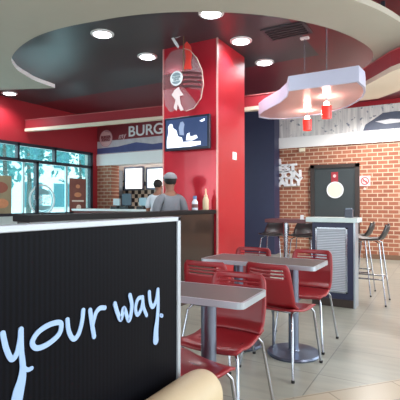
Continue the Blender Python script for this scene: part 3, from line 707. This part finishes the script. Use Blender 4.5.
# ------------------------------------------------------------------ dining tables
def dining_table(x, y, rz, hw, hd, label, pxs=(0,), py=0):
    root = empty('dining_table', (x, y, 0), rz, label, 'table', 'pedestal dining tables')
    MB().box((-hw+.012, -hd+.012, .72), (hw-.012, hd-.012, .7505), .003).build('table_top', TOP, root)
    m = MB()
    def rr(w_, d_, r_): return [(sx*(w_-r_)+r_*math.cos(a_+k_*PI/2/5), sy*(d_-r_)+r_*math.sin(a_+k_*PI/2/5)) for sx, sy, a_ in ((1, 1, 0), (-1, 1, PI/2), (-1, -1, PI), (1, -1, 1.5*PI)) for k_ in range(6)]
    a_, b_ = rr(hw, hd, .03), rr(hw-.013, hd-.013, .02); n = len(a_)
    A = [m.bm.verts.new((*p_, .719)) for p_ in a_]; B = [m.bm.verts.new((*p_, .75)) for p_ in a_]; C_ = [m.bm.verts.new((*p_, .75)) for p_ in b_]; D = [m.bm.verts.new((*p_, .719)) for p_ in b_]
    for i in range(n):
        j = (i+1) % n
        for u, v in ((A, B), (B, C_), (C_, D), (D, A)): m.bm.faces.new((u[i], u[j], v[j], v[i]))
    m.build('edge_band', EDGE, root)
    for px in pxs: MB().lathe([(.040, .02), (.040, .70)], (px, py, 0), 24).build('pedestal', STEEL, root, True)
    for px in pxs: MB().lathe([(.12, .70), (.12, .719)], (px, py, 0), 20).build('mounting_plate', DARK, root)
    for px in pxs: MB().lathe([(.205, 0), (.21, .012), (.20, .024), (.05, .034), (.041, .045)], (px, py, 0), 36).build('base_disc', STEEL, root, True)
    return root
dining_table(-1.10, 1.905, math.radians(3), .305, .175, 'nearest brown laminate table with silver edge beside the partition end', (.05,))
dining_table(-1.26, 3.19, 0, .465, .205, 'long brown laminate table on round steel bases with red chairs on both sides', (.21, -.27), .12)

# ------------------------------------------------------------------ red chairs
def sheet(m, f, nu, nv, holes=()):
    g = [[m.bm.verts.new(f(i/nu, j/nv)) for j in range(nv+1)] for i in range(nu+1)]
    for i in range(nu):
        for j in range(nv):
            if (i, j) in holes: continue
            m.bm.faces.new((g[i][j], g[i+1][j], g[i+1][j+1], g[i][j+1]))
    for v in [v for v in m.bm.verts if not v.link_faces]: m.bm.verts.remove(v)
def make_chair():
    """origin on the floor under the seat; looks towards -y"""
    root = empty('dining_chair', (0, 0, 0), 0)
    m = MB()
    def fs(u, v):   # seat: v front to back
        x = (u-.5)*(.385-.03*v); y = -.20+.375*v; z = .455-.03*math.sin(PI*min(1, v*1.1))+.012*abs(2*u-1)**2
        if v < .12: z -= (.12-v)*.25; 
        cr2 = max(0, .15-v)/.15; x *= 1-.10*cr2**2
        return (x, y, z)
    sheet(m, fs, 12, 14)
    o = m.build('seat', CHAIR, root, True); md = o.modifiers.new('thickness', 'SOLIDIFY'); md.thickness = .013; md.offset = -1
    m = MB()
    def fb(u, v):   # backrest: v bottom to top
        z = .458+.317*v; wd = .375-.03*v+.015*math.sin(PI*v); y = .165+.055*(1-(1-v)**2)+.02*v*v
        cc = abs(2*u-1); y -= .03*cc**2
        cr2 = max(0, v-.86)/.14; x = (u-.5)*wd*(1-.14*cr2**2)
        if v < .12: y -= (.12-v)*.35
        return (x, y, z)
    NV = 26; NU = 16; holes = {(i, j) for j in (18, 20, 22) for i in range(2, 14)}
    sheet(m, fb, NU, NV, holes)
    o = m.build('backrest', CHAIR, root, True); md = o.modifiers.new('thickness', 'SOLIDIFY'); md.thickness = .012; md.offset = 0
    for sx in (-1, 1):
        lg = MB().tube([(sx*.13, -.10, .425), (sx*.155, -.155, .42), (sx*.172, -.175, .39), (sx*.205, -.225, .012)], .009).build('leg', CHROME, root, True)
        MB().lathe([(.012, 0), (.013, .014), (.009, .018)], (sx*.206, -.226, 0), 10).build('foot_glide', BLACKRUB, lg, True)
        lg = MB().tube([(sx*.13, .08, .425), (sx*.155, .14, .42), (sx*.172, .165, .39), (sx*.215, .235, .012)], .009).build('leg', CHROME, root, True)
        MB().lathe([(.012, 0), (.013, .014), (.009, .018)], (sx*.216, .236, 0), 10).build('foot_glide', BLACKRUB, lg, True)
    MB().tube([(-.13, -.10, .422), (.13, -.10, .422)], .010).tube([(-.13, .08, .422), (.13, .08, .422)], .010).tube([(-.13, -.10, .422), (-.13, .08, .422)], .010).tube([(.13, -.10, .422), (.13, .08, .422)], .010).build('under_frame', CHROME, root, True)
    return root
c0 = make_chair()
spots = [(-1.095, 2.155, 0, 'red chair with slotted back behind the nearest table, facing the viewer'),
         (-1.07, 1.655, 163, 'red chair on the near side of the nearest table, half hidden by the partition'),
         (-1.055, 3.04, 170, 'red chair at the long table with its back to the viewer, right of two'),
         (-1.53, 2.93, 180, 'red chair at the long table with its back to the viewer, nearer the half wall'),
         (-1.59, 3.56, 0, 'red chair beyond the long table, only its back top visible under the pillar'),
         (-1.05, 3.64, 0, 'red chair beyond the long table, in front of the high table pedestal')]
for i, (x, y, a_, lb) in enumerate(spots):
    o = c0 if i == 0 else copy_tree(c0)
    o.location = (x, y, 0); o.rotation_euler = (0, 0, math.radians(a_)); tag(o, lb, 'chair', 'red slotted dining chairs')

# ------------------------------------------------------------------ high tables
q = tag(empty('high_table', (-1.12, 5.2, 0)), 'white topped high table on a navy and silver louvred pedestal', 'table')
WT = mat('white_top', (196, 212, 212), .3)
rel(MB().box((-1.44, 5.0, .975), (-.85, 5.30, 1.03), .006).build('table_top', WT, q), q)
rel(MB().box((-1.375, 5.06, .0), (-.905, 5.25, .975)).build('pedestal', NAVY, q), q)
m = MB(); m.box((-1.32, 5.045, .18), (-.985, 5.06, .90)); rel(m.build('louvred_panel', LOUV, q), q)
m = MB(); m.box((-1.335, 5.04, .165), (-1.315, 5.06, .915)); m.box((-.99, 5.04, .165), (-.97, 5.06, .915)); m.box((-1.335, 5.04, .9), (-.97, 5.06, .915)); m.box((-1.335, 5.04, .165), (-.97, 5.06, .18)); rel(m.build('panel_frame', CHROME, q), q)
rel(MB().box((-.905, 5.05, 0), (-.885, 5.25, .975)).build('corner_strip', EDGE, q), q)
rel(MB().box((-1.377, 5.05, 0), (-.906, 5.062, .09)).build('kick_board', mat('kick_brown', (52, 40, 36), .4), q), q)
q = tag(empty('bar_table', (-1.75, 5.2, 0)), 'narrow wine brown high table joined to the left of the white one', 'table')
rel(MB().box((-1.97, 5.04, .955), (-1.45, 5.34, 1.0), .005).build('table_top', mat('wine_top', (96, 44, 48), .3, noise=.15, nscale=10), q), q)
rel(MB().lathe([(.03, .02), (.03, .955)], (-1.75, 5.2, 0), 16).build('pedestal', CHROME, q, True), q)
rel(MB().lathe([(.19, 0), (.19, .015), (.04, .03)], (-1.75, 5.2, 0), 28).build('base_disc', STEEL, q, True), q)
q = tag(empty('napkin_holder', (-.97, 5.14, 1.03)), 'small dark box holder on the white high table top', 'holder')
MB().box((-.045, -.03, 0), (.045, .03, .095), .006).build('case', mat('holder_dark', (52, 58, 74), .3), q)
MB().box((-.033, -.02, .09), (.033, .02, .11)).build('napkins', mat('napkin_grey', (130, 140, 155), .8), q)
q = tag(empty('menu_stand', (-1.50, 5.1, 1.0)), 'tiny white card standing where the two high tables meet', 'card')
q.location = (-1.505, 5.08, 1.0); MB().box((-.022, -.012, 0), (.022, .012, .008)).build('foot', GW, q); MB().box((-.02, -.003, .008), (.02, .003, .055)).build('card', GW, q)

def make_stool():
    root = empty('bar_stool', (0, 0, 0), 0)
    m = MB()
    def f(u, v):   # bucket seat: v front to back then up
        if v < .6: t_ = v/.6; y = -.17+.32*t_; z = .76-.02*math.sin(PI*t_)
        else: t_ = (v-.6)/.4; y = .15+.06*math.sin(t_*PI/2)+.02*t_; z = .76+.17*t_**1.2
        wd = .36 if v < .7 else .36-.10*((v-.7)/.3)**2
        return ((u-.5)*wd*(1-.15*max(0, .1-v)/.1), y-.03*abs(2*u-1)**2*(v > .6), z+.02*abs(2*u-1)**2)
    sheet(m, f, 10, 16)
    o = m.build('seat_shell', PLASTIC, root, True); md = o.modifiers.new('thickness', 'SOLIDIFY'); md.thickness = .014
    for sx in (-1, 1):
        for sy in (-1, 1):
            lg = MB().tube([(sx*.10, sy*.08, .74), (sx*.13, sy*.12, .72), (sx*.2, sy*.2, .012)], .008).build('leg', CHROME, root, True)
            MB().lathe([(.011, 0), (.012, .014), (.008, .018)], (sx*.2, sy*.2, 0), 10).build('foot_glide', BLACKRUB, lg, True)
    z = .30; s_ = .165; MB().tube([(-s_, -s_, z), (s_, -s_, z)], .009).tube([(-s_, s_, z), (s_, s_, z)], .009).tube([(-s_, -s_, z), (-s_, s_, z)], .009).tube([(s_, -s_, z), (s_, s_, z)], .009).build('footrest', CHROME, root, True)
    return root
s0 = make_stool()
st = [(-.80, 5.53, -90, 'dark bar stool farthest right with splayed chrome legs'),
      (-1.03, 6.0, -90, 'dark bar stool just right of the white high table'),
      (-1.64, 5.60, 0, 'dark bar stool behind the wine brown table, next to the brick'),
      (-2.07, 5.62, 0, 'dark bar stool behind the left end of the wine brown table')]
for i, (x, y, a_, lb) in enumerate(st):
    o = s0 if i == 0 else copy_tree(s0)
    o.location = (x, y, 0); o.rotation_euler = (0, 0, math.radians(a_)); tag(o, lb, 'stool', 'dark bar stools')

# ------------------------------------------------------------------ service counter and kitchen things
q = tag(empty('service_counter', (-6.6, 7.7, 0)), 'pale topped service counter in front of the kitchen opening', 'counter')
rel(MB().box((-7.88, 7.45, 0), (-5.3, 7.95, 1.01)).build('body', mat('counter_body', (120, 60, 58), .4), q), q)
rel(MB().box((-7.89, 7.4, 1.01), (-5.28, 8.0, 1.06), .005).build('worktop', mat('counter_top', (226, 232, 232), .3), q), q)
def register(px, w_, h_, mt, label):
    p = onY(px, 205, 7.7)
    r_ = tag(empty('cash_register', (p.x, 7.7, 1.06)), label, 'cash register')
    MB().box((-w_/2, -.12, 0), (w_/2, .12, .06), .008).build('base', PLASTIC, r_); MB().box((-w_/2, -.03, .08), (w_/2, .02, h_), .008).build('monitor', mt, r_); MB().box((-.03, -.01, .05), (.03, .03, .12)).build('stand', PLASTIC, r_)
register(127, .26, .36, mat('monitor_dark', (70, 84, 100), .3), 'dark cash register monitor on the service counter')
register(117, .20, .24, mat('monitor_pale', (200, 214, 220), .3), 'small pale cash register beside the brick pier')
register(143, .2, .26, mat('monitor_white', (170, 200, 214), .3), 'pale till screen on the counter next to the white shirted person')
LIT = mat('lit_board', (240, 244, 244), .5, emit=(236, 242, 240), estr=1.3, noise=.03)
def board(px0, py0, px1, py1, y, label, name='menu_board', cross=False):
    a_ = onY(px0, py1, y); b_ = onY(px1, py0, y)
    r_ = tag(empty(name, ((a_.x+b_.x)/2, y, a_.z)), label, 'menu board')
    rel(MB().box((a_.x, y-.02, a_.z), (b_.x, y, b_.z)).build('lit_face', LIT, r_), r_)
    m = MB(); t_ = .045
    m.box((a_.x-t_, y-.04, a_.z-t_), (a_.x, y+.01, b_.z+t_)).box((b_.x, y-.04, a_.z-t_), (b_.x+t_, y+.01, b_.z+t_)).box((a_.x, y-.04, a_.z-t_), (b_.x, y+.01, a_.z)).box((a_.x, y-.04, b_.z), (b_.x, y+.01, b_.z+t_))
    rel(m.build('frame', STEEL, r_), r_)
board(126, 168, 143, 189, KB-.05, 'lit white board over the chequered kitchen wall')
board(148, 168, 172, 188, KB-.05, 'lit white board nearer the pillar behind the standing people')
hd = tag(MB().box((-.22, -.25, 0), (.22, .25, .7), .02).build('kitchen_fridge', mat('fridge_steel', (110, 112, 116), .35, metal=.6)), 'grey steel kitchen unit between brick pier and lit board', 'kitchen unit')
hd.location = (-7.97, 8.9, 1.4)
MB().box((-.22, -.25, -1.4), (.22, .25, 0)).build('lower_cabinet', mat('fridge_steel'.replace('fridge', 'cabinet'), (90, 90, 94), .35, metal=.6), hd)

# ------------------------------------------------------------------ bottles on the half wall
p = onX(207, 210, -2.73)
q = tag(empty('sauce_bottle', (-2.73, 4.88, 1.11)), 'cream sauce bottle with tall nozzle on the half wall cap', 'bottle')
MB().lathe([(.036, 0), (.040, .01), (.040, .13), (.030, .16), (.024, .17)], seg=20).build('bottle_body', mat('sauce_cream', (225, 200, 165), .4), q, True)
MB().lathe([(.026, .17), (.026, .19), (.014, .20), (.010, .27), (.004, .28)], seg=16).build('nozzle', mat('nozzle_cream', (235, 190, 160), .4), q, True)
q = tag(empty('spray_bottle', (-2.73, 4.60, 1.11)), 'white and blue squat bottle on the half wall beside the sauce bottle', 'bottle')
MB().lathe([(.034, 0), (.038, .01), (.038, .10), (.022, .13), (.018, .14)], seg=20).build('bottle_body', mat('bottle_white', (220, 225, 238), .4), q, True)
MB().lathe([(.022, .14), (.024, .145), (.024, .175), (.015, .18)], seg=16).build('bottle_cap', mat('bottle_blue', (110, 140, 190), .4), q, True)
MB().lathe([(.0385, .03), (.0385, .075)], seg=20).build('label_band', mat('bottle_band', (110, 60, 60), .4), q, True)

# ------------------------------------------------------------------ people
def skin_mesh(name, joints, edges, m, parent, levels=2):
    me = bpy.data.meshes.new(name); keys = list(joints); idx = {k_: i for i, k_ in enumerate(keys)}
    me.from_pydata([joints[k_][:3] for k_ in keys], [(idx[a_], idx[b_]) for a_, b_ in edges], []); me.materials.append(m)
    o = bpy.data.objects.new(name, me); COL.objects.link(o); o.parent = parent
    o.modifiers.new('skin', 'SKIN'); sv = me.skin_vertices[0].data
    for i, k_ in enumerate(keys): r_ = joints[k_][3]; sv[i].radius = r_ if isinstance(r_, tuple) else (r_, r_); sv[i].use_root = (i == 0)
    o.modifiers[0].use_smooth_shade = True
    s_ = o.modifiers.new('sub', 'SUBSURF'); s_.levels = levels; s_.render_levels = levels
    return o
def person(loc, rz, hgt, label, shirt, cap=None, hair=None, arms='down', head_turn=0):
    """faces -y in its own space"""
    root = tag(empty('person', loc, rz), label, 'person'); root.scale = (hgt/1.7,)*3
    J = {'pelvis': (0, 0, .92, (.135, .10)), 'waist': (0, 0, 1.06, (.125, .09)), 'chest': (0, .01, 1.25, (.15, .105)), 'neckbase': (0, .01, 1.40, (.07, .065)), 'neck': (0, 0, 1.46, .052), 'jaw': (0, -.015, 1.53, (.062, .072)), 'mid': (0, -.005, 1.60, (.072, .088)), 'crown': (0, .005, 1.66, (.052, .066))}
    E = [('pelvis', 'waist'), ('waist', 'chest'), ('chest', 'neckbase'), ('neckbase', 'neck'), ('neck', 'jaw'), ('jaw', 'mid'), ('mid', 'crown')]
    J['nose'] = (0, -.098, 1.585, .010); E.append(('mid', 'nose'))
    for s_, n_ in ((-1, 'l'), (1, 'r')):
        J['sh'+n_] = (s_*.155, .01, 1.36, .062); E.append(('neckbase', 'sh'+n_))
        J['el'+n_] = (s_*.22, .02, 1.10, .042); J['wr'+n_] = (s_*.20, -.16, .98, .028); J['pa'+n_] = (s_*.195, -.215, .97, (.026, .018))
        E += [('sh'+n_, 'el'+n_), ('el'+n_, 'wr'+n_), ('wr'+n_, 'pa'+n_)]
        J['ear'+n_] = (s_*.088, .005, 1.59, .014); E.append(('mid', 'ear'+n_))
        for f_ in range(4):
            x_ = s_*(.195+(f_-1.5)*.018); L_ = (.055, .068, .064, .05)[f_]
            J[f'f{f_}{n_}'] = (x_, -.25, .97, .009); J[f'g{f_}{n_}'] = (x_, -.25-L_*.6, .955, .008); J[f't{f_}{n_}'] = (x_, -.25-L_*.85, .935, .007)
            E += [('pa'+n_, f'f{f_}{n_}'), (f'f{f_}{n_}', f'g{f_}{n_}'), (f'g{f_}{n_}', f't{f_}{n_}')]
        J['th'+n_] = (s_*.155, -.215, .965, .010); J['tt'+n_] = (s_*.150, -.245, .955, .008); E += [('pa'+n_, 'th'+n_), ('th'+n_, 'tt'+n_)]
        J['hip'+n_] = (s_*.09, 0, .86, .085); J['kn'+n_] = (s_*.10, -.01, .49, .056); J['an'+n_] = (s_*.10, .02, .09, .038); J['toe'+n_] = (s_*.11, -.13, .035, (.036, .03))
        E += [('pelvis', 'hip'+n_), ('hip'+n_, 'kn'+n_), ('kn'+n_, 'an'+n_), ('an'+n_, 'toe'+n_)]
    skin_mesh('body', J, E, SKIN, root)
    SH = {'b': (0, 0, .88, (.15, .115)), 'w': (0, 0, 1.06, (.145, .112)), 'c': (0, .01, 1.24, (.172, .125)), 'n': (0, .012, 1.385, (.085, .078))}
    SE = [('b', 'w'), ('w', 'c'), ('c', 'n')]
    for s_, n_ in ((-1, 'l'), (1, 'r')):
        SH['s'+n_] = (s_*.165, .012, 1.345, .078); SH['e'+n_] = (s_*.225, .022, 1.13, .060); SE += [('n', 's'+n_), ('s'+n_, 'e'+n_)]
    skin_mesh('shirt', SH, SE, shirt, root)
    TR = {'p': (0, 0, .93, (.145, .11))}; TE = []
    for s_, n_ in ((-1, 'l'), (1, 'r')):
        TR['h'+n_] = (s_*.092, 0, .82, .098); TR['k'+n_] = (s_*.10, -.008, .49, .072); TR['a'+n_] = (s_*.10, .02, .10, .060); TE += [('p', 'h'+n_), ('h'+n_, 'k'+n_), ('k'+n_, 'a'+n_)]
    skin_mesh('trousers', TR, TE, TROUSER, root)
    for s_ in (-1, 1):
        MB().sphere((s_*.034, -.088, 1.605), .011).build('eye', mat('eye_white', (230, 230, 230), .3), root, True)
        m = MB(); m.sphere((s_*.11, -.06, .045), .06, (.75, 1.9, .7)); m.build('shoe', BLACKRUB, root, True)
    MB().sphere((0, -.088, 1.545), .02, (1.2, .3, .3)).build('mouth', mat('lips', (120, 70, 65), .5), root, True)
    m = MB(); m.sphere((0, .014, 1.625), .097, (.90, 1.02, .95), 3)
    for v in [v for v in m.bm.verts if v.co.z < (1.60 if v.co.y < -.02 else 1.555) or (v.co.y < -.06 and v.co.z < 1.66)]: m.bm.verts.remove(v)
    h_ = m.build('hair', HAIR, root, True)
    if cap:
        m = MB(); m.sphere((0, .008, 1.638), .108, (.93, 1.05, .92), 3)
        for v in [v for v in m.bm.verts if v.co.z < 1.618]: m.bm.verts.remove(v)
        cp_ = m.build('cap', cap, root, True); md = cp_.modifiers.new('t', 'SOLIDIFY'); md.thickness = .006
        pts = [(.075*math.cos(a_), -.085-.085*abs(math.sin(a_))) for a_ in [PI+i*PI/10 for i in range(11)]]
        MB().prism(pts, 1.618, 1.626).build('cap_peak', cap, root)
    return root
person((-3.12, 4.62, 0), math.radians(231), 1.57, 'person in a grey cap and grey shirt standing behind the half wall', GREYCLOTH, CAP)
person((-4.68, 6.53, 0), math.radians(190), 1.63, 'dark haired person in a white shirt facing the service counter', WHITECLOTH)
